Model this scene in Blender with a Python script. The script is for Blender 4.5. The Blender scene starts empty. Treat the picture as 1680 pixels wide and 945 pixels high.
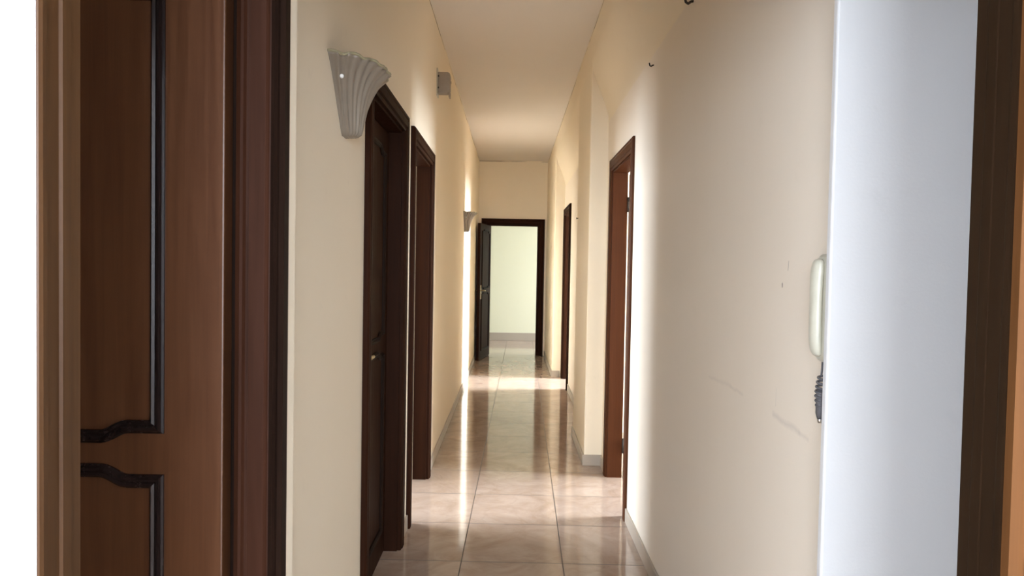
import bpy, bmesh, math, random
from mathutils import Matrix, Vector
random.seed(3)
PI = math.pi
S = bpy.context.scene
COL = S.collection

# ------------------------------------------------------------------ materials
def nt(name):
    m = bpy.data.materials.new(name); m.use_nodes = True
    t = m.node_tree; b = t.nodes['Principled BSDF']
    return m, t, b
def N(t, kind, **kw):
    n = t.nodes.new(kind)
    for k, v in kw.items():
        if k in n.inputs.keys(): n.inputs[k].default_value = v
        else: setattr(n, k, v)
    return n
def L(t, a, b): t.links.new(a, b)
def math_n(t, op, a, b=None, c=None, clamp=False):
    n = t.nodes.new('ShaderNodeMath'); n.operation = op; n.use_clamp = clamp
    for i, v in enumerate((a, b, c)):
        if v is None: continue
        if isinstance(v, (int, float)): n.inputs[i].default_value = v
        else: L(t, v, n.inputs[i])
    return n.outputs[0]
def mixc(t, f, a, b, mode='MIX'):
    n = t.nodes.new('ShaderNodeMix'); n.data_type = 'RGBA'; n.blend_type = mode
    for i, v in ((0, f), (6, a), (7, b)):
        if isinstance(v, (int, float)): n.inputs[i].default_value = v
        elif isinstance(v, tuple): n.inputs[i].default_value = (*v, 1) if len(v) == 3 else v
        else: L(t, v, n.inputs[i])
    return n.outputs[2]
def simple(name, col, rough=.5, metal=0, **kw):
    m, t, b = nt(name)
    b.inputs['Roughness'].default_value = rough; b.inputs['Metallic'].default_value = metal
    tc = N(t, 'ShaderNodeTexCoord'); no = N(t, 'ShaderNodeTexNoise', Scale=40., Detail=3.)
    L(t, tc.outputs['Object'], no.inputs['Vector'])
    L(t, mixc(t, no.outputs['Fac'], tuple(c*.88 for c in col), tuple(min(1, c*1.1) for c in col)), b.inputs['Base Color'])
    for k, v in kw.items(): b.inputs[k].default_value = v
    return m

def plaster(name, c1, c2, marks=(), cracks=None, rough=.62):
    """painted plaster: blotchy paint, faint roller bump; marks = scuffs as (axis points in world Y/Z)"""
    m, t, b = nt(name)
    tc = N(t, 'ShaderNodeTexCoord')
    n1 = N(t, 'ShaderNodeTexNoise', Scale=1.3, Detail=4., Roughness=.6); L(t, tc.outputs['Object'], n1.inputs['Vector'])
    n2 = N(t, 'ShaderNodeTexNoise', Scale=160., Detail=2.); L(t, tc.outputs['Object'], n2.inputs['Vector'])
    n3 = N(t, 'ShaderNodeTexNoise', Scale=9., Detail=6., Roughness=.7); L(t, tc.outputs['Object'], n3.inputs['Vector'])
    col = mixc(t, n1.outputs['Fac'], c1, c2)
    sm = N(t, 'ShaderNodeMapRange'); sm.inputs[1].default_value = .62; sm.inputs[2].default_value = .8
    L(t, n3.outputs['Fac'], sm.inputs[0])
    col = mixc(t, math_n(t, 'MULTIPLY', sm.outputs[0], .18), col, tuple(c*.72 for c in c1))
    if marks or cracks:
        sep = N(t, 'ShaderNodeSeparateXYZ'); L(t, tc.outputs['Object'], sep.inputs[0])
        X, Y, Z = sep.outputs
        nz = math_n(t, 'MULTIPLY', math_n(t, 'SUBTRACT', n3.outputs['Fac'], .5), .03)
        for (y0, z0, y1, z1, w, a, dark) in marks:
            dy, dz = y1-y0, z1-z0; l2 = dy*dy+dz*dz
            py = math_n(t, 'SUBTRACT', Y, y0); pz = math_n(t, 'SUBTRACT', Z, z0)
            h = math_n(t, 'DIVIDE', math_n(t, 'ADD', math_n(t, 'MULTIPLY', py, dy), math_n(t, 'MULTIPLY', pz, dz)), l2, clamp=True)
            ey = math_n(t, 'SUBTRACT', py, math_n(t, 'MULTIPLY', h, dy)); ez = math_n(t, 'SUBTRACT', pz, math_n(t, 'MULTIPLY', h, dz))
            ez = math_n(t, 'ADD', ez, nz) if w > .002 else ez
            d = math_n(t, 'SQRT', math_n(t, 'ADD', math_n(t, 'MULTIPLY', ey, ey), math_n(t, 'MULTIPLY', ez, ez)))
            f = math_n(t, 'SUBTRACT', 1.0, math_n(t, 'DIVIDE', d, w), clamp=True)
            col = mixc(t, math_n(t, 'MULTIPLY', f, a), col, dark)
        if cracks:      # hairline gap between plaster and ceiling
            n4 = N(t, 'ShaderNodeTexNoise', Scale=3., Detail=5.); L(t, tc.outputs['Object'], n4.inputs['Vector'])
            zz = math_n(t, 'ADD', Z, math_n(t, 'MULTIPLY', math_n(t, 'SUBTRACT', n4.outputs['Fac'], .5), .012))
            f = math_n(t, 'SUBTRACT', 1.0, math_n(t, 'DIVIDE', math_n(t, 'ABSOLUTE', math_n(t, 'SUBTRACT', zz, cracks)), .009), clamp=True)
            g = N(t, 'ShaderNodeMapRange'); g.inputs[1].default_value = .42; g.inputs[2].default_value = .56; L(t, n1.outputs['Fac'], g.inputs[0])
            col = mixc(t, math_n(t, 'MULTIPLY', f, g.outputs[0]), col, (.10, .08, .06))
    L(t, col, b.inputs['Base Color'])
    b.inputs['Roughness'].default_value = rough
    b.inputs['Specular IOR Level'].default_value = .3
    bm = N(t, 'ShaderNodeBump', Strength=.06, Distance=.004); L(t, n2.outputs['Fac'], bm.inputs['Height']); L(t, bm.outputs[0], b.inputs['Normal'])
    return m

def wood(name, c1, c2, rough=.3, scale=1., spots=False, coat=.25, spec=.5):
    m, t, b = nt(name)
    tc = N(t, 'ShaderNodeTexCoord')
    mp = N(t, 'ShaderNodeMapping'); mp.inputs['Scale'].default_value = (34*scale, 34*scale, 1.3*scale)
    L(t, tc.outputs['Object'], mp.inputs['Vector'])
    n1 = N(t, 'ShaderNodeTexNoise', Scale=1.6, Detail=5., Roughness=.6, Distortion=.5); L(t, mp.outputs[0], n1.inputs['Vector'])
    n2 = N(t, 'ShaderNodeTexNoise', Scale=2.2, Detail=3.); L(t, tc.outputs['Object'], n2.inputs['Vector'])
    r = N(t, 'ShaderNodeMapRange'); r.inputs[1].default_value = .3; r.inputs[2].default_value = .72; L(t, n1.outputs['Fac'], r.inputs[0])
    col = mixc(t, r.outputs[0], c1, c2)
    col = mixc(t, math_n(t, 'MULTIPLY', n2.outputs['Fac'], .5), col, tuple(c*.55 for c in c1))
    if spots:           # flecks of wall paint
        mp2 = N(t, 'ShaderNodeMapping'); mp2.inputs['Scale'].default_value = (9, 9, 5); L(t, tc.outputs['Object'], mp2.inputs['Vector'])
        v = N(t, 'ShaderNodeTexVoronoi', Scale=1.); L(t, mp2.outputs[0], v.inputs['Vector'])
        f = math_n(t, 'MULTIPLY', math_n(t, 'LESS_THAN', v.outputs['Distance'], .035), 1.)
        col = mixc(t, f, col, (.62, .60, .56))
    L(t, col, b.inputs['Base Color'])
    rr = N(t, 'ShaderNodeMapRange'); rr.inputs[3].default_value = rough*.8; rr.inputs[4].default_value = rough*1.35; L(t, n1.outputs['Fac'], rr.inputs[0]); L(t, rr.outputs[0], b.inputs['Roughness'])
    b.inputs['Coat Weight'].default_value = coat; b.inputs['Specular IOR Level'].default_value = spec; b.inputs['Coat Roughness'].default_value = .22
    bm = N(t, 'ShaderNodeBump', Strength=.08, Distance=.003); L(t, n1.outputs['Fac'], bm.inputs['Height']); L(t, bm.outputs[0], b.inputs['Normal'])
    return m

def floor_mat():
    m, t, b = nt('polished marble tiles')
    tc = N(t, 'ShaderNodeTexCoord'); sep = N(t, 'ShaderNodeSeparateXYZ'); L(t, tc.outputs['Object'], sep.inputs[0])
    X, Y, Z = sep.outputs
    K = .0144
    u = math_n(t, 'DIVIDE', math_n(t, 'SUBTRACT', math_n(t, 'SUBTRACT', X, math_n(t, 'MULTIPLY', Y, K)), -.269), .488)
    v = math_n(t, 'DIVIDE', math_n(t, 'SUBTRACT', math_n(t, 'ADD', Y, math_n(t, 'MULTIPLY', X, K)), 3.425), .513)
    def edge(w, size):
        f = math_n(t, 'FRACT', w)
        d = math_n(t, 'MINIMUM', f, math_n(t, 'SUBTRACT', 1.0, f))
        return math_n(t, 'MULTIPLY', d, size)
    d = math_n(t, 'MINIMUM', edge(u, .488), edge(v, .513))
    g = N(t, 'ShaderNodeMapRange'); g.inputs[1].default_value = .0016; g.inputs[2].default_value = .0032; g.inputs[3].default_value = 1.; g.inputs[4].default_value = 0.; L(t, d, g.inputs[0])
    cell = N(t, 'ShaderNodeCombineXYZ'); L(t, math_n(t, 'FLOOR', u), cell.inputs[0]); L(t, math_n(t, 'FLOOR', v), cell.inputs[1])
    wn = N(t, 'ShaderNodeTexWhiteNoise'); L(t, cell.outputs[0], wn.inputs['Vector'])
    off = N(t, 'ShaderNodeVectorMath', operation='MULTIPLY_ADD'); L(t, wn.outputs['Color'], off.inputs[0]); off.inputs[1].default_value = (9, 9, 9); L(t, tc.outputs['Object'], off.inputs[2])
    n1 = N(t, 'ShaderNodeTexNoise', Scale=3.2, Detail=8., Roughness=.62, Distortion=1.6); L(t, off.outputs[0], n1.inputs['Vector'])
    r1 = N(t, 'ShaderNodeMapRange'); r1.inputs[1].default_value = .24; r1.inputs[2].default_value = .74; L(t, n1.outputs['Fac'], r1.inputs[0])
    n2 = N(t, 'ShaderNodeTexNoise', Scale=1.7, Detail=6., Roughness=.55, Distortion=2.2); L(t, off.outputs[0], n2.inputs['Vector'])
    vein = math_n(t, 'SUBTRACT', 1.0, math_n(t, 'DIVIDE', math_n(t, 'ABSOLUTE', math_n(t, 'SUBTRACT', n2.outputs['Fac'], .5)), .035), clamp=True)
    col = mixc(t, r1.outputs[0], (.29, .205, .15), (.46, .37, .305))
    col = mixc(t, math_n(t, 'MULTIPLY', wn.outputs['Value'], .28), col, (.29, .215, .165))
    col = mixc(t, math_n(t, 'MULTIPLY', vein, .14), col, (.20, .13, .09))
    col = mixc(t, math_n(t, 'MULTIPLY', g.outputs[0], .95), col, (.045, .035, .028))
    L(t, col, b.inputs['Base Color'])
    n3 = N(t, 'ShaderNodeTexNoise', Scale=2.5, Detail=4.); L(t, tc.outputs['Object'], n3.inputs['Vector'])
    rr = N(t, 'ShaderNodeMapRange'); rr.inputs[3].default_value = .05; rr.inputs[4].default_value = .12; L(t, n3.outputs['Fac'], rr.inputs[0])
    L(t, math_n(t, 'ADD', rr.outputs[0], math_n(t, 'MULTIPLY', g.outputs[0], .5)), b.inputs['Roughness'])
    b.inputs['IOR'].default_value = 1.52
    bm = N(t, 'ShaderNodeBump', Strength=.35, Distance=.002); bm.invert = True
    L(t, g.outputs[0], bm.inputs['Height']); L(t, bm.outputs[0], b.inputs['Normal'])
    return m

CREAM1, CREAM2 = (.80, .715, .56), (.84, .76, .615)
SC = (.42, .385, .35)
M = {}
M['cream'] = plaster('cream wall paint', CREAM1, CREAM2, cracks=3.083)
M['cream_right_daylit'] = plaster('daylit cream wall paint with scuffs', (.79, .715, .605), (.83, .76, .66), marks=(  # same paint as the left wall, cool hall light put into its colour
    (1.743, 1.448, 1.746, 1.426, .0020, .75, (.12, .10, .10)),
    (1.780, 1.393, 1.779, 1.384, .0042, 1., (.05, .03, .03)),
    (1.800, 1.13, 1.800, 1.085, .0016, .45, SC),
    (1.815, 1.060, 1.650, 1.054, .012, .30, SC),
    (1.650, 1.054, 1.600, 1.050, .008, .22, SC),
    (2.41, 1.068, 2.17, 1.076, .009, .16, SC),
    (2.17, 1.074, 2.06, 1.066, .008, .18, SC)))
M['white'] = plaster('white hall paint', (.60, .606, .612), (.64, .646, .652))
M['greenish'] = plaster('pale far room paint', (.70, .715, .575), (.73, .745, .61))
M['ceiling'] = plaster('ceiling paint', (.70, .665, .625), (.74, .705, .665))
M['floor'] = floor_mat()
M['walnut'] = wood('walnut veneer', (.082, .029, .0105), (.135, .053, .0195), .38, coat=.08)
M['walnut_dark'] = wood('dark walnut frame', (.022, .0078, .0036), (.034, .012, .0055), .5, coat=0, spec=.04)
M['mould_and_gap_shade'] = wood('dull black brown moulding and gap shade', (.012, .006, .004), (.022, .011, .007), .5, coat=0, spec=.06)
M['walnut_red'] = wood('reddish walnut frame', (.062, .020, .0070), (.090, .030, .0105), .45, coat=0, spec=.08)
M['walnut_casing'] = wood('brown walnut casing', (.034, .0118, .0058), (.056, .020, .0098), .40, coat=.03, spec=.2)
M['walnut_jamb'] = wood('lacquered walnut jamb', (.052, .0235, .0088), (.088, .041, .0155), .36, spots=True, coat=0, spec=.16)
M['shaded_walnut'] = wood('espresso jamb', (.013, .0062, .0026), (.024, .0115, .005), .45, spots=True, coat=0, spec=.12)  # right jamb's wood, with the shadow on it put into the colour
M['walnut_amber'] = wood('amber walnut casing', (.075, .030, .009), (.12, .050, .016), .55, coat=0, spec=.08)
M['mould'] = wood('black brown moulding', (.014, .008, .007), (.024, .014, .012), .24, coat=.08, spec=.3)
M['brass'] = simple('aged brass', (.45, .36, .20), .3, 1.)
M['steel'] = simple('satin steel', (.55, .53, .50), .35, 1.)
M['black'] = simple('black metal', (.02, .015, .012), .5)
M['base'] = plaster('grey beige skirting tile', (.36, .315, .265), (.42, .37, .31), rough=.3)
M['ivory'] = simple('ivory plastic', (.56, .55, .46), .28)
M['ivory_dark'] = simple('aged ivory plastic', (.50, .49, .42), .3)
M['cord'] = simple('dark grey rubber cord', (.10, .10, .11), .5)
M['grey_plastic'] = simple('grey plastic', (.30, .265, .225), .5)
M['glass_shade'] = simple('frosted fluted glass', (.24, .20, .155), .38, **{'Transmission Weight': .12, 'Coat Weight': .3})
M['rim'] = simple('yellowed glass rim', (.29, .26, .16), .4)
M['stud'] = simple('white screw cap', (.9, .9, .88), .35)
M['frame_white'] = simple('white window frame', (.8, .8, .8), .4)

# ------------------------------------------------------------------ helpers
def link(name, bm, mat, parent=None, smooth=False, recalc=True):
    if recalc: bmesh.ops.recalc_face_normals(bm, faces=bm.faces)
    me = bpy.data.meshes.new(name); bm.to_mesh(me); bm.free()
    if mat: me.materials.append(mat)
    if smooth:
        for p in me.polygons: p.use_smooth = True
    o = bpy.data.objects.new(name, me); COL.objects.link(o)
    if parent: o.parent = parent
    return o
def box(bm, a, b):
    x0, y0, z0 = (min(a[i], b[i]) for i in range(3)); x1, y1, z1 = (max(a[i], b[i]) for i in range(3))
    v = [bm.verts.new(p) for p in ((x0,y0,z0),(x1,y0,z0),(x1,y1,z0),(x0,y1,z0),(x0,y0,z1),(x1,y0,z1),(x1,y1,z1),(x0,y1,z1))]
    for f in ((0,3,2,1),(4,5,6,7),(0,1,5,4),(1,2,6,5),(2,3,7,6),(3,0,4,7)): bm.faces.new([v[i] for i in f])
def boxes(*bs):
    bm = bmesh.new()
    for a, b in bs: box(bm, a, b)
    return bm
def bevel(o, w, seg=2, ang=35):
    md = o.modifiers.new('bevel', 'BEVEL'); md.width = w; md.segments = seg; md.limit_method = 'ANGLE'; md.angle_limit = math.radians(ang)
    return o
def struct(o, label, cat):
    o['kind'] = 'structure'; o['label'] = label; o['category'] = cat
    return o
def empty(name, loc, rz=0):
    o = bpy.data.objects.new(name, None); COL.objects.link(o); o.location = loc; o.rotation_euler = (0, 0, rz); o.empty_display_size = .1
    return o
def tag(o, label, cat, group=None):
    o['label'] = label; o['category'] = cat
    if group: o['group'] = group
    return o
def copy_tree(o, parent=None):
    c = o.copy(); COL.objects.link(c); c.parent = parent
    for ch in list(o.children): copy_tree(ch, c)
    return c
def loft(bm, rings, closed=True, cap=True):
    V = [[bm.verts.new(p) for p in r] for r in rings]
    n = len(V[0])
    for a, b in zip(V, V[1:]):
        for i in range(n if closed else n-1):
            bm.faces.new((a[i], a[(i+1) % n], b[(i+1) % n], b[i]))
    if cap and closed:
        bm.faces.new(V[0][::-1]); bm.faces.new(V[-1])
def tube(bm, pts, r, seg=10):
    pts = [Vector(p) for p in pts]; rings = []
    up = Vector((0, 0, 1))
    for i, p in enumerate(pts):
        t = (pts[min(i+1, len(pts)-1)] - pts[max(i-1, 0)]).normalized()
        a = t.cross(up)
        if a.length < 1e-3: a = t.cross(Vector((1, 0, 0)))
        a.normalize(); b = t.cross(a)
        rr = r[i] if isinstance(r, (list, tuple)) else r
        rings.append([p + rr*(math.cos(2*PI*k/seg)*a + math.sin(2*PI*k/seg)*b) for k in range(seg)])
    loft(bm, rings)
def disc_cyl(bm, c, axis, r, h, seg=20):
    ax = Vector(axis).normalized(); tube(bm, [Vector(c), Vector(c)+ax*h], r, seg)
def sweep_poly(bm, path, width_dir_pts, closed=False):
    """sweep a profile given as (offset along the in-plane normal, y) along a 2-D path in the x-z plane with mitred corners"""
    P = [Vector(p) for p in path]; n = len(P); rings = []
    for i in range(n):
        if closed: a, b = P[i]-P[i-1], P[(i+1) % n]-P[i]
        else:
            a = P[i]-P[i-1] if i else P[1]-P[0]; b = P[i+1]-P[i] if i < n-1 else P[-1]-P[-2]
        a = a.normalized(); b = b.normalized()
        na = Vector((-a.y, a.x)); nb = Vector((-b.y, b.x)); m = na+nb
        m = m/ max(1e-6, m.dot(na)) if m.length > 1e-6 else na
        rings.append([Vector((P[i].x+m.x*o, y, P[i].y+m.y*o)) for o, y in width_dir_pts])
    if closed: rings.append(rings[0])
    V = []
    for k, r in enumerate(rings):
        V.append(V[0] if closed and k == len(rings)-1 else [bm.verts.new(p) for p in r])
    q = len(V[0])
    for a, b in zip(V, V[1:]):
        for i in range(q): bm.faces.new((a[i], a[(i+1) % q], b[(i+1) % q], b[i]))
    if not closed: bm.faces.new(V[0][::-1]); bm.faces.new(V[-1])

# ------------------------------------------------------------------ measures
H = 3.097
XL, XR, XP = -.548, .668, .540        # left wall, right wall, right pilaster / beam
YF = 11.5                             # far wall of the corridor
YV = 1.40                             # vestibule wall that the two front doors stand in
YN0, YN1 = .70, .765                  # doorway the view is taken through
JL, JR = -.4595, .486
DH = 2.075                            # clear door height

def wall_run(bm, axis, t0, t1, a, b, holes, z1=H):
    """a straight wall with door holes; axis 'y' runs along y with thickness x t0..t1"""
    def put(u0, u1, zz0, zz1):
        if u1-u0 < 1e-4 or zz1-zz0 < 1e-4: return
        if axis == 'y': box(bm, (t0, u0, zz0), (t1, u1, zz1))
        else: box(bm, (u0, t0, zz0), (u1, t1, zz1))
    u = a
    for (h0, h1, zb, zt) in sorted(holes):
        put(u, h0, 0, z1); put(h0, h1, 0, zb); put(h0, h1, zt, z1); u = h1
    put(u, b, 0, z1)

# ------------------------------------------------------------------ shell
o = link('floor', boxes(((-4.4, -5.8, -.12), (4.4, 14.6, 0))), M['floor']); struct(o, 'glossy beige veined marble tile floor running down the corridor', 'floor')
o = link('ceiling', boxes(((-4.4, -5.8, H), (4.4, 14.6, H+.12))), M['ceiling']); struct(o, 'plain pale ceiling above the corridor', 'ceiling')

DL1 = (2.74, 3.545); DL2 = (3.92, 4.745); DR1 = (4.09, 4.87); DR2 = (8.36, 9.15)
bm = bmesh.new()
wall_run(bm, 'y', XL-.11, XL, YV+.05, YF, [(*DL1, 0, DH), (*DL2, 0, DH)])
struct(link('wall_left', bm, M['cream']), 'cream left wall of the corridor with two dark doors', 'wall')
bm = bmesh.new()
wall_run(bm, 'y', XR, XR+.10, YV+.02, 9.32, [(*DR1, 0, DH), (*DR2, 0, DH)])
struct(link('wall_right', bm, M['cream_right_daylit']), 'scuffed cream right wall of the corridor with an intercom at its near end', 'wall')
# the right wall curves out to meet the ceiling; pilaster and thicker end stand proud of it
bm = bmesh.new(); rings = []
for y in (YV+.02, 9.32):
    prof = []
    for k in range(25):
        q = k/24; prof.append((XR+.001-(XR+.001-XP)*(q*q*(3-2*q)), y, 2.44+.46*q))
    rings.append(prof+[(XP, y, H), (XR+.02, y, H), (XR+.02, y, 2.44)])
loft(bm, [q[:25] for q in rings], closed=False, cap=False)
loft(bm, [[q[0], q[27], q[26], q[25], q[24]] for q in rings], closed=False, cap=False)
for q in rings: bm.faces.new([bm.verts.new(p) for p in q])
o = struct(link('wall_right_cove', bm, M['cream'], recalc=False), 'smooth cream curve where the right wall meets the ceiling', 'wall')
for p in o.data.polygons: p.use_smooth = p.index < 24
bm = bmesh.new(); box(bm, (XP, 5.15, 0), (XR+.02, 6.08, 2.88))
o = struct(link('wall_right_pilaster', bm, M['cream']), 'shallow cream pilaster standing proud of the right wall beyond the nearer right door', 'wall'); bevel(o, .010, 3)
bm = bmesh.new(); box(bm, (XP, 9.32, 0), (XR+.02, YF, H))
o = struct(link('wall_right_end', bm, M['cream']), 'cream end section of the right wall beside the far doorway', 'wall'); bevel(o, .010, 3)
bm = bmesh.new()
FD = (-.40, .408)
wall_run(bm, 'x', YF, YF+.12, -2.6, 3.2, [(*FD, 0, DH)])
struct(link('wall_back', bm, M['cream']), 'cream end wall of the corridor above the far doorway', 'wall')
# far room: its own skin behind the end wall
bm = bmesh.new()
wall_run(bm, 'x', 13.75, 13.87, -2.6, 3.2, [])
struct(link('wall_far_room', bm, M['greenish']), 'pale greenish cream wall of the room beyond the far doorway', 'wall')
bm = bmesh.new()
box(bm, (3.1, YF+.12, 0), (3.2, 13.75, .05)); box(bm, (3.1, YF+.12, 2.2), (3.2, 13.75, H)); box(bm, (3.1, YF+.12, .05), (3.2, 12.05, 2.2)); box(bm, (3.1, 13.45, .05), (3.2, 13.75, 2.2))
box(bm, (-2.6, YF+.12, 0), (-2.5, 13.75, H))
struct(link('wall_far_room_sides', bm, M['greenish']), 'side walls of the room beyond the far doorway', 'wall')

# side rooms (seen only as slivers and as the daylight that comes out of them)
def room_shell(name, x0, x1, y0, y1, win, label):
    """outer wall at x1 with a window hole, partitions at y0 and y1"""
    bm = bmesh.new(); s = 1 if x1 > x0 else -1
    box(bm, (x0, y0-.1, 0), (x1+s*.1, y0, H)); box(bm, (x0, y1, 0), (x1+s*.1, y1+.1, H))
    wall_run(bm, 'y', min(x1, x1+s*.1), max(x1, x1+s*.1), y0, y1, [win])
    struct(link(name, bm, M['cream']), label, 'wall')
room_shell('wall_room_left', XL-.11, -3.9, 3.72, 7.4, (4.0, 5.8, .3, 2.5), 'walls of the bright room behind the open left door')
room_shell('wall_room_right', XR+.10, 3.9, 2.6, 6.2, (4.1, 5.1, .3, 2.5), 'walls of the bright room behind the open right door')
room_shell('wall_room_right_far', XR+.10, 3.9, 6.5, 10.6, (8.4, 9.2, .2, 2.6), 'walls of the bright room behind the farther right door')
# the gap between the right rooms, the stub of the vestibule and the hall
bm = bmesh.new()
LH = (-1.289, -.531)
wall_run(bm, 'x', YV, YV+.05, -1.9, -.437, [(*LH, 0, DH)])
struct(link('wall_vestibule_left', bm, M['cream']), 'white wall around the panelled door at the left', 'wall')
bm = bmesh.new()
RH = (1.10, 1.80)
wall_run(bm, 'x', YV, YV+.02, .617, 2.1, [(*RH, 0, DH)])
o = struct(link('wall_vestibule_right', bm, M['white']), 'bluish white wall strip at the right between the intercom and the dark jamb', 'wall')
bevel(o, .004, 2)
bm = bmesh.new()
box(bm, (-1.9, YN1, 0), (-1.8, YV, H)); box(bm, (2.0, YN1, 0), (2.1, YV, H))
struct(link('wall_vestibule_sides', bm, M['white']), 'white side walls of the vestibule before the corridor', 'wall')
bm = bmesh.new()
wall_run(bm, 'x', YN0, YN1, -2.6, 2.6, [(JL-.003, JR+.003, 0, 2.03)])
struct(link('wall_near', bm, M['white']), 'bright white wall at the left edge beside the lacquered jamb', 'wall')
bm = bmesh.new()
wall_run(bm, 'x', -5.3, -5.2, -2.6, 2.6, [(-2.2, 2.2, .90, 2.55)])
wall_run(bm, 'y', -2.7, -2.6, -5.3, YN1, [(-3.2, -1.0, .90, 2.55)]); box(bm, (2.6, -5.3, 0), (2.7, YN1, H))  # hole for the added side window
struct(link('wall_hall', bm, M['white']), 'white walls of the room the corridor is seen from', 'wall')
# boxes closing the left door's closet
bm = bmesh.new()
box(bm, (-1.9, 2.35, 0), (XL-.11, 2.45, H)); box(bm, (-1.9, 1.45, 0), (-1.8, 3.62, H)); box(bm, (2.0, 1.42, 0), (2.1, 2.5, H))
struct(link('wall_closets', bm, M['cream']), 'inner walls behind the closed doors', 'wall')

# skirting
def skirting(name, segs, label):
    bm = bmesh.new()
    for a, b in segs: box(bm, a, b)
    o = struct(link(name, bm, M['base']), label, 'baseboard'); bevel(o, .003, 2); return o
BH = .078
skirting('baseboard_left', [((XL, YV+.05, 0), (XL+.011, 2.655, BH)), ((XL, 3.63, 0), (XL+.011, 3.835, BH)), ((XL, 4.83, 0), (XL+.011, YF, BH))], 'grey beige skirting along the left wall')
skirting('baseboard_right', [((XR-.011, YV+.02, 0), (XR, 4.005, BH)), ((XR-.011, 4.955, 0), (XR, 5.139, BH)), ((XP-.011, 5.139, 0), (XR, 5.15, BH)),
    ((XP-.011, 5.15, 0), (XP, 6.08, BH)), ((XP-.011, 6.08, 0), (XR, 6.091, BH)), ((XR-.011, 6.091, 0), (XR, 8.275, BH)), ((XP-.011, 9.309, 0), (XR-.03, 9.32, BH)), ((XP-.011, 9.32, 0), (XP, YF, BH))],
    'grey beige skirting along the right wall and round its pilaster')
skirting('baseboard_far_room', [((-2.5, 13.735, 0), (3.1, 13.75, .15))], 'grey skirting along the wall beyond the far doorway')

# windows of the side rooms
def window(n, x, y0, y1, z0, z1, label, alongx=False):
    t = empty('window_%d' % n, (0, 0, 0)); struct(t, label, 'window')
    def bx(a, b):   # (u,v,w): u along wall, v thickness
        return tuple((a[0], x+a[1], a[2])) if alongx else tuple((x+a[1], a[0], a[2])), tuple((b[0], x+b[1], b[2])) if alongx else tuple((x+b[1], b[0], b[2]))
    bm = bmesh.new(); f = .05
    for a, b in (((y0, 0, z0), (y1, .05, z0+f)), ((y0, 0, z1-f), (y1, .05, z1)), ((y0, 0, z0+f), (y0+f, .05, z1-f)), ((y1-f, 0, z0+f), (y1, .05, z1-f)), (((y0+y1)/2-.04, 0, z0+f), ((y0+y1)/2+.04, .05, z1-f))):
        box(bm, *bx(a, b))
    link('window_frame', bm, M['frame_white'], t)
window(1, -3.975, 4.0, 5.8, .3, 2.5, 'window of the room behind the open left door')
window(2, 3.925, 4.1, 5.1, .3, 2.5, 'window of the room behind the open right door')
window(3, 3.925, 8.4, 9.2, .2, 2.6, 'window of the room behind the farther right door')
window(4, 3.125, 12.05, 13.45, .05, 2.2, 'window of the room beyond the far doorway')
window(5, -5.275, -2.2, 2.2, .90, 2.55, 'large window of the room the corridor is seen from', True)

window(6, -2.675, -3.2, -1.0, .90, 2.55, 'unseen side window added to light the right wall strip')  # unseen window, added so the right wall strip is lit evenly

# ------------------------------------------------------------------ doors
CW, CD = .082, .024
def casing_profile(cw, cd):
    # (distance outward from the opening, projection towards the corridor as -y)
    return [(0, 0), (0, -cd*.62), (cw*.10, -cd*.80), (cw*.16, -cd*.80), (cw*.20, -cd*.58), (cw*.26, -cd*.58), (cw*.30, -cd*.95),
            (cw*.62, -cd*1.0), (cw*.68, -cd*.78), (cw*.74, -cd*.78), (cw*.79, -cd*1.0), (cw*.94, -cd*1.0), (cw, -cd*.72), (cw, 0)]
def casing(bm, w, h, side, cw, cd):
    prof = casing_profile(cw, cd)
    if side == 'l': rings = [[(-a, y, 0) for a, y in prof], [(-a, y, h+a) for a, y in prof]]
    elif side == 'r': rings = [[(w+a, y, 0) for a, y in prof], [(w+a, y, h+a) for a, y in prof]]
    else: rings = [[(-a, y, h+a) for a, y in prof], [(w+a, y, h+a) for a, y in prof]]
    loft(bm, rings)
def moulding_path(W, kind, u0, u1):
    c = (u0+u1)/2; hw = (u1-u0)/2
    f1, f2 = hw*.50, hw*.74          # the S-bend between the flat middle and the flat corner runs
    def edge(zc, ze):                # from right corner to left corner
        pts = [(u1, ze), (c+f2, ze)]
        for k in range(1, 6):
            s = k/6; q = s*s*(3-2*s); pts.append((c+f2+(f1-f2)*s, ze+(zc-ze)*q))
        pts.append((c+f1, zc))
        return pts + [(2*c-x, z) for x, z in pts[::-1]]
    if kind == 'upper': lo, hi = edge(1.078, 1.098), edge(1.962, 1.935)
    else: lo, hi = edge(.150, .150), edge(1.010, .990)
    return lo + hi[::-1]             # clockwise seen from -y (x to the right, z up)
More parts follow.
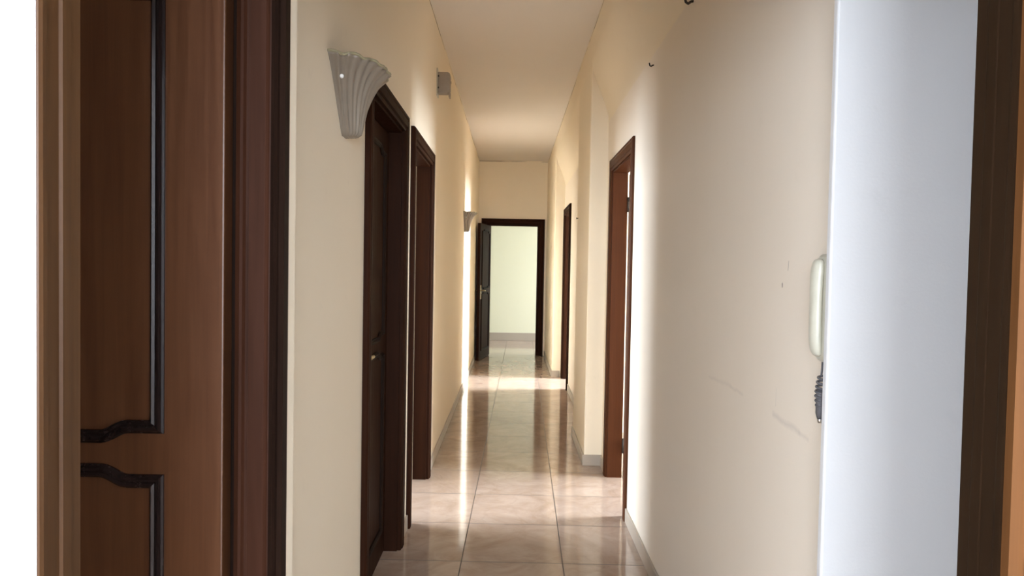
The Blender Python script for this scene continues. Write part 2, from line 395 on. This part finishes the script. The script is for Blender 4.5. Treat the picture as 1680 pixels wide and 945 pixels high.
def door_leaf(name, W, Hh, parent, mat, hinge='l', handle='r', hinges=True, both=True):
    """leaf with its hinge edge on local x=0 (hinge l) extending to +x, front face y=0, back y=+.044"""
    T = .044
    bm = bmesh.new(); box(bm, (0, 0, .006), (W, T, Hh-.004))
    lf = link('door_leaf', bm, mat, parent); bevel(lf, .003, 2)
    for face in ((0, -1), (T, 1)) if both else ((0, -1),):
        y0, s = face
        for kind in ('upper', 'lower'):
            bm = bmesh.new()
            path = moulding_path(W, kind, .128, W-.128)
            prof = [(-.0125, y0-s*.002), (-.0125, y0+s*.006), (-.008, y0+s*.010), (-.003, y0+s*.007), (.001, y0+s*.011), (.006, y0+s*.013), (.010, y0+s*.007), (.0135, y0+s*.004), (.0135, y0-s*.002)]
            sweep_poly(bm, path, prof, closed=True)
            mo = link('panel_moulding', bm, M['mould' if mat is M['walnut'] else 'mould_and_gap_shade'], lf)
    hx = W-.062 if handle == 'r' else .062
    sgn = -1 if handle == 'r' else 1
    for (y0, s) in ((0, -1), (T, 1)) if both else ((0, -1),):
        bm = bmesh.new(); box(bm, (hx-.021, y0, .92), (hx+.021, y0+s*.006, 1.13))
        hp = link('handle_plate', bm, M['brass'], lf); bevel(hp, .004, 2)
        bm = bmesh.new(); tube(bm, [(hx, y0+s*.004, 1.05), (hx, y0+s*.045, 1.05), (hx+sgn*.012, y0+s*.055, 1.05), (hx+sgn*.11, y0+s*.052, 1.045)], [.009, .008, .009, .007], 12)
        link('door_handle', bm, M['brass'], lf, smooth=True)
    if hinges:
        for z in (.22, 1.85):
            bm = bmesh.new(); disc_cyl(bm, (-.004, T+.004 if both == 'back' else -.004, z-.05), (0, 0, 1), .008, .10, 14)
            link('hinge', bm, M['black'], lf, smooth=True)
    return lf
def door(n, loc, rz, w, h, depth, label, leaf=None, gap=.003, jy=0, cw=CW, cd=CD, frame='walnut_dark', leafmat='walnut_dark', sides='lrh', both_cas=False):
    d = empty('door_%d' % n, loc, rz); struct(d, label, 'door')
    for s in sides:
        bm = bmesh.new(); casing(bm, w, h, s, cw, cd)
        link('head_casing' if s == 'h' else 'side_casing', bm, M[frame], d)
    if jy:
        for s in sides:
            bm = bmesh.new(); pr = [(cw*.74, -cd*.5), (cw*.74, -cd*1.12), (cw*.82, -cd*1.25), (cw*.86, -cd*1.02), (cw*.92, -cd*1.20), (cw*1.0, -cd*.9), (cw*1.0+.0008, -.0005), (cw*.9, -.0005)]
            if s == 'l': rings = [[(-a, y, 0) for a, y in pr], [(-a, y, h+a) for a, y in pr]]
            elif s == 'r': rings = [[(w+a, y, 0) for a, y in pr], [(w+a, y, h+a) for a, y in pr]]
            else: rings = [[(-a, y, h+a) for a, y in pr], [(w+a, y, h+a) for a, y in pr]]
            loft(bm, rings); link('edge_moulding', bm, M['mould_and_gap_shade'], d)
    JW = .036 if jy else .012   # big door: strip behind the leaf, the gap's shadow painted as dark wood
    J = .012   # jamb linings sit inside the wall hole
    for nm, a, b in (('jamb', (0, jy, 0), (JW, depth, h)), ('jamb', (w-JW, jy, 0), (w, depth, h)), ('head_jamb', (JW, jy, h-JW), (w-JW, depth, h))):
        bm = bmesh.new(); box(bm, a, b); link(nm, bm, M['mould_and_gap_shade' if jy else frame], d)
    if leaf:
        W = w-2*J-2*gap; Hh = h-J-.004
        y, ang, hinge = leaf['y'], leaf.get('ang', 0), leaf.get('hinge', 'l')
        lf = door_leaf('door_leaf', W, Hh, d, M[leafmat], 'l', leaf.get('handle', 'r'), leaf.get('hinges', True), leaf.get('both', True))
        if hinge == 'l': lf.location = (J+gap, y, 0); lf.rotation_euler = (0, 0, ang)
        else: lf.location = (w-J-gap, y, 0); lf.rotation_euler = (0, 0, ang)
    return d
HALF = PI/2
# left wall: local x -> +Y, local y -> -X
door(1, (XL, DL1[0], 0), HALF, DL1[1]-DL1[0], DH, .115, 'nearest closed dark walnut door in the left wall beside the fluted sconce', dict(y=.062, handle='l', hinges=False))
# open into its room, hinge on the far jamb
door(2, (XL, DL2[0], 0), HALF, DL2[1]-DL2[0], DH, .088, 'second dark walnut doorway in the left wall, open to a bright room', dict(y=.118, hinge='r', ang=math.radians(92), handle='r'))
# right wall: local x -> -Y, local y -> +X ; origin at the far end
door(3, (XR, DR1[1], 0), -HALF, DR1[1]-DR1[0], DH, .10, 'nearer red brown walnut doorway in the right wall, open, with a sliver of light at its hinges', dict(y=.110, hinge='l', ang=math.radians(87), handle='r'), leafmat='walnut', cd=.016, frame='walnut_red')
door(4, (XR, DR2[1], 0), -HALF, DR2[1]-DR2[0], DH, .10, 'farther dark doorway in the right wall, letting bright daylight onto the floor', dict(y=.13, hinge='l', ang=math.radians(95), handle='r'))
# far door: opens towards the camera along the left wall
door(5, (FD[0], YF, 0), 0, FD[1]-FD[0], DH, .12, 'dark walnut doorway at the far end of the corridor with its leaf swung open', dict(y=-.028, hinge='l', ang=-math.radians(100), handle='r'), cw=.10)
# big door leaf at the left, closed
door(6, (LH[0], YV, 0), 0, LH[1]-LH[0], DH, .0499, 'large panelled walnut door at the left, brown, with black brown curved mouldings', dict(y=.003, handle='l', hinges=False, both=False), cw=.096, cd=.028, leafmat='walnut', frame='walnut_casing', gap=.018, jy=.0480)
# door at the right edge, mostly outside the picture
door(7, (RH[0], YV, 0), 0, RH[1]-RH[0], DH, .06, 'walnut door in the right vestibule wall', dict(y=0.01, handle='r', hinges=False, both=False), leafmat='walnut')

# doorway of the near room: two jambs and a head, with stops
d = struct(empty('door_8', (0, 0, 0)), 'lacquered wooden jambs of the doorway the corridor is seen through', 'door')
def jamb(name, xs, s, mat, e=.001):
    bm = bmesh.new()
    # plan outline of the lining, s = +1 on the left (faces +x)
    pl = [(xs-s*.014, YN0+.004), (xs-s*.004, YN0+.0005), (xs-s*e, YN0+.0015), (xs+s*e, YN0+.005), (xs+s*e, YN0+.012), (xs-s*e*2, YN0+.015), (xs-s*e*2, YN0+.034), (xs+s*e, YN0+.036),
          (xs+s*e, YN0+.050), (xs-s*e, YN0+.052), (xs-s*e, YN1+.004), (xs-s*.004, YN1+.006), (xs-s*.014, YN1+.006)]
    loft(bm, [[(x, y, z) for x, y in pl] for z in (0, 2.02)])
    return link(name, bm, M[mat], d)
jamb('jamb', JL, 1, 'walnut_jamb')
j = jamb('jamb', JR, -1, 'shaded_walnut', .0002); j['label'] = 'shaded brown jamb at the right edge flecked with white paint'
link('head_jamb', boxes(((JL-.01, YN0, 2.018), (JR+.01, YN1+.006, 2.03))), M['walnut_jamb'], d)
bm = bmesh.new(); prof = casing_profile(.075, .018)
loft(bm, [[(JR-.0004+a, YN0+.0005+y, z) for a, y in prof] for z in (0, 2.2)])
k = link('side_casing', bm, M['walnut_amber'], d)

# ------------------------------------------------------------------ sconces
def make_sconce():
    root = empty('wall_sconce', (0, 0, 0))     # wall plane local x=0, protrudes +x, along y, z=0 at the bottom
    seg, rows = 150, 24
    def ring(t, inset):
        z = .212*t
        p = .055+.030*t+.050*t**4; b = .034+.150*t+.022*t*t
        lip = max(0, (t-.86)/.14); p += .006*lip*lip; b += .006*lip*lip
        if t < .08: q = .80+.20*math.sqrt(max(0, 1-((.08-t)/.08)**2)); p *= q; b *= q
        out = []
        for i in range(seg+1):
            a = PI*i/seg
            fl = (math.cos(a*30)*.0044+math.sin(a*17+6*t)*.0022)*(.35+.65*t)
            fl *= .55 if inset else 1
            wob = .0028*math.sin(a*11+1.3)*max(0, (t-.80)/.20)
            out.append((max(0., math.sin(a)*(p-inset+fl+wob)), -math.cos(a)*(b-inset+fl+wob), z + math.sin(a*14+.5)*.0030*max(0, (t-.88)/.12)))
        return out
    bm = bmesh.new()
    outer = [ring(k/rows, 0) for k in range(rows+1)]; inner = [ring(k/rows, .007) for k in range(rows, 0, -1)]
    loft(bm, outer+inner, closed=False)
    ring0 = [v for v in bm.verts[:seg+1]] if False else None
    bm.verts.ensure_lookup_table()
    bm.faces.new([bm.verts[i] for i in range(seg+1)])
    top = link('fluted_shade', bm, M['glass_shade'], root, smooth=True)
    bm = bmesh.new()
    pts = [(x+.0, y, z+.001) for x, y, z in ring(1., .0035)]
    tube(bm, pts, .0045, 8)
    link('shade_rim', bm, M['rim'], root, smooth=True)
    bm = bmesh.new(); box(bm, (-.001, -.03, .05), (.008, .03, .17)); bevel(link('wall_plate', bm, M['brass'], root), .003)
    bm = bmesh.new(); tube(bm, [(.006, 0, .07), (.04, 0, .07), (.045, 0, .08), (.045, 0, .11)], [.008, .008, .014, .014], 12); link('bulb_holder', bm, M['ivory'], root, smooth=True)
    a = PI*.10; z = .156; t = z/.212; p = .055+.030*t+.050*t**4; b = .034+.150*t+.022*t*t
    bm = bmesh.new(); disc_cyl(bm, (math.sin(a)*p-.003, -math.cos(a)*b+.002, z), (math.sin(a), -math.cos(a), 0), .0060, .011, 12)
    link('white_stud', bm, M['stud'], root, smooth=True)  # small white stud on the near side of the shade
    return root
sc = make_sconce()
sc.location = (XL, 2.33, 1.828)
tag(sc, 'large fluted grey glass wall sconce beside the nearest left door', 'lamp', 'fluted wall sconces')
s2 = copy_tree(sc); s2.location = (XL, 8.15, 1.80)
tag(s2, 'small distant wall sconce on the bright strip of left wall near the far doorway', 'lamp', 'fluted wall sconces')

# ------------------------------------------------------------------ chime box high on the left wall
t = empty('mounted_chime_box', (XL, 5.05, 2.60)); tag(t, 'small grey plastic chime box high on the left wall under the ceiling', 'chime box')
bm = bmesh.new(); box(bm, (0, -.012, .0), (.008, .088, .19)); bevel(link('back_plate', bm, M['ivory_dark'], t), .002)
bm = bmesh.new()
pl = [(.007, .02), (.072, .02), (.086, .028), (.094, .045), (.094, .145), (.088, .158), (.074, .165), (.007, .165)]
loft(bm, [[(x, y, z) for x, z in pl] for y in (0, .075)])
bevel(link('cover', bm, M['grey_plastic'], t), .004, 2)
bm = bmesh.new(); box(bm, (.084, .004, -.006), (.094, .07, .03)); link('lower_flap', bm, M['grey_plastic'], t)
for z in (.055, .135):
    bm = bmesh.new(); disc_cyl(bm, (.013, -.006, z), (0, 1, 0), .006, .008, 12); link('terminal_screw', bm, M['black'], t)
bm = bmesh.new(); disc_cyl(bm, (.093, .037, .10), (1, 0, 0), .009, .006, 14); link('side_knob', bm, M['grey_plastic'], t)

# ------------------------------------------------------------------ intercom on the right wall
t = empty('intercom_handset', (XR, 1.497, 1.236)); tag(t, 'ivory wall intercom handset half hidden behind the white wall edge at right', 'intercom')
# local: protrudes -x, along y, z up from 0 to .225
bm = bmesh.new()
def rr_ring(x, y0, y1, z0, z1, r, n=6):
    pts = []
    for cx, cz, a0 in ((y1-r, z1-r, 0), (y0+r, z1-r, HALF), (y0+r, z0+r, PI), (y1-r, z0+r, 1.5*PI)):
        for k in range(n+1):
            a = a0+HALF*k/n; pts.append((x, cx+r*math.cos(a), cz+r*math.sin(a)))
    return pts
loft(bm, [rr_ring(0, -.047, .047, 0, .225, .03), rr_ring(-.016, -.047, .047, 0, .225, .03), rr_ring(-.022, -.041, .041, .006, .219, .026)])
link('base_plate', bm, M['ivory'], t)
bm = bmesh.new()
path = [(-.024, .010), (-.027, .022), (-.030, .05), (-.030, .11), (-.030, .17), (-.028, .20), (-.026, .216)]
rings = []
for i, (x, z) in enumerate(path):
    hw = (.014, .020, .021, .019, .021, .022, .018)[i]; ht = (.006, .011, .012, .011, .012, .012, .008)[i]
    rings.append([(x+ht*math.cos(2*PI*k/18), .012+hw*math.sin(2*PI*k/18), z) for k in range(18)])
loft(bm, rings)
h = link('receiver', bm, M['ivory'], t, smooth=True); h.modifiers.new('sub', 'SUBSURF').levels = 1; h.modifiers['sub'].render_levels = 2
bm = bmesh.new(); box(bm, (-.027, -.042, .185), (-.018, -.02, .21)); bevel(link('hook_rest', bm, M['ivory_dark'], t), .003)
for z in (.06, .085, .11):
    bm = bmesh.new(); box(bm, (-.0245, -.040, z), (-.020, -.022, z+.012)); bevel(link('call_button', bm, M['ivory_dark'], t), .002)
bm = bmesh.new(); tube(bm, [(-.012, .012, .004), (-.013, .012, -.02), (-.014, .012, -.030)], .0022, 8); link('cord', bm, M['cord'], t, smooth=True)
bm = bmesh.new()
pts = []
for k in range(0, 160):
    s = k/159; a = 2*PI*9*s; r = .0055+.005*math.sin(PI*min(1, s*1.1))
    pts.append((-.014+r*math.cos(a), .012+r*math.sin(a), -.030-.088*s))
tube(bm, pts, .0026, 7)
cc = link('coiled_cord', bm, M['cord'], t, smooth=True)
bm = bmesh.new(); tube(bm, [(-.014, .012, -.058), (-.014, .012, -.07), (-.014, .012, -.11), (-.014, .012, -.122)], [.006, .0095, .0095, .006], 12); link('cord_sleeve', bm, M['cord'], t, smooth=True)
bm = bmesh.new(); tube(bm, [(-.014, .012, -.118), (-.014, .012, -.126), (-.014, .012, -.130)], [.006, .006, .004], 12); link('cord_plug', bm, M['steel'], t, smooth=True)

# ------------------------------------------------------------------ hooks and nail
def hook(loc, label, s=1.):
    bm = bmesh.new()
    tube(bm, [(0.004, 0, .008*s), (-.006*s, 0, .006*s), (-.014*s, -.002*s, 0), (-.020*s, -.004*s, .003*s), (-.023*s, -.004*s, .016*s)], .0034*s, 8)
    o = link('wall_hook', bm, M['black'], None, smooth=True); o.location = loc
    return tag(o, label, 'hook', 'small hooks left in the right wall')
hook((XR, 3.52, 2.402), 'tiny dark bent hook high on the right wall above the nearer right door', 1.)
hook((XR, 2.76, 2.428), 'dark bent hook at the top edge of the picture on the right wall', 1.5)
bm = bmesh.new(); tube(bm, [(.004, 0, 0), (-.012, 0, .001), (-.012, 0, .001), (-.015, 0, .001)], [.004, .004, .009, .008], 10)
o = link('wall_nail', bm, M['black'], None, smooth=True); o.location = (XP, 6.0, 1.83); tag(o, 'small dark nail in the pilaster between the two right doors', 'nail')

# ------------------------------------------------------------------ light
def area(name, loc, rot, sx, sy, e, col, spread=PI):
    l = bpy.data.lights.new(name, 'AREA'); l.shape = 'RECTANGLE'; l.size = sx; l.size_y = sy; l.energy = e; l.color = col; l.spread = spread
    o = bpy.data.objects.new(name, l); COL.objects.link(o); o.location = loc; o.rotation_euler = rot
    return o
DAY = (.83, .905, 1.0)
TILT = math.radians(24)               # sky light falls in from above
area('daylight_room_left', (-4.16, 4.9, 1.55), (0, -(HALF-TILT), 0), 2.3, 1.75, 350, DAY, math.radians(150))
area('daylight_room_right', (4.16, 4.6, 1.55), (0, HALF-TILT, 0), 2.3, .95, 420, DAY, math.radians(150))
area('daylight_room_right_far', (4.16, 8.8, 1.6), (0, HALF-TILT, 0), 2.5, .78, 1100, DAY, math.radians(150))
area('daylight_far_room', (3.55, 12.75, 1.5), (0, HALF-TILT*1.3, 0), 2.3, 1.35, 190, DAY, math.radians(150))
area('daylight_hall', (0, -5.36, 1.725), (HALF, 0, 0), 4.35, 1.62, 950, (.82, .895, 1.0))
area('added_hall_side_fill', (-2.76, -2.1, 1.725), (0, -HALF, 0), 1.62, 2.15, 185, (.82, .895, 1.0))  # added fill through the side window, evens out the right wall strip
w = bpy.data.worlds.new('World'); S.world = w; w.use_nodes = True
bg = w.node_tree.nodes['Background']; bg.inputs[0].default_value = (.75, .87, 1, 1); bg.inputs[1].default_value = 1.0

# ------------------------------------------------------------------ camera
cam = bpy.data.cameras.new('camera'); co = bpy.data.objects.new('camera', cam); COL.objects.link(co)
cam.sensor_fit = 'HORIZONTAL'; cam.sensor_width = 36; cam.lens = 1182.4/1680*36; cam.clip_start = .02
R = Matrix.Rotation(math.radians(-.018), 4, 'Z') @ Matrix.Rotation(HALF-math.radians(1.744), 4, 'X') @ Matrix.Rotation(math.radians(1.033), 4, 'Z')
co.matrix_world = Matrix.Translation((0, 0, 1.4245)) @ R
S.camera = co
S.view_settings.view_transform = 'Standard'; S.view_settings.look = 'None'; S.view_settings.gamma = 1; S.view_settings.use_curve_mapping = False
S.view_settings.exposure = 0.16
S.cycles.use_denoising = True
S.cycles.max_bounces = 16; S.cycles.diffuse_bounces = 12; S.cycles.glossy_bounces = 6
S.cycles.sample_clamp_indirect = 0
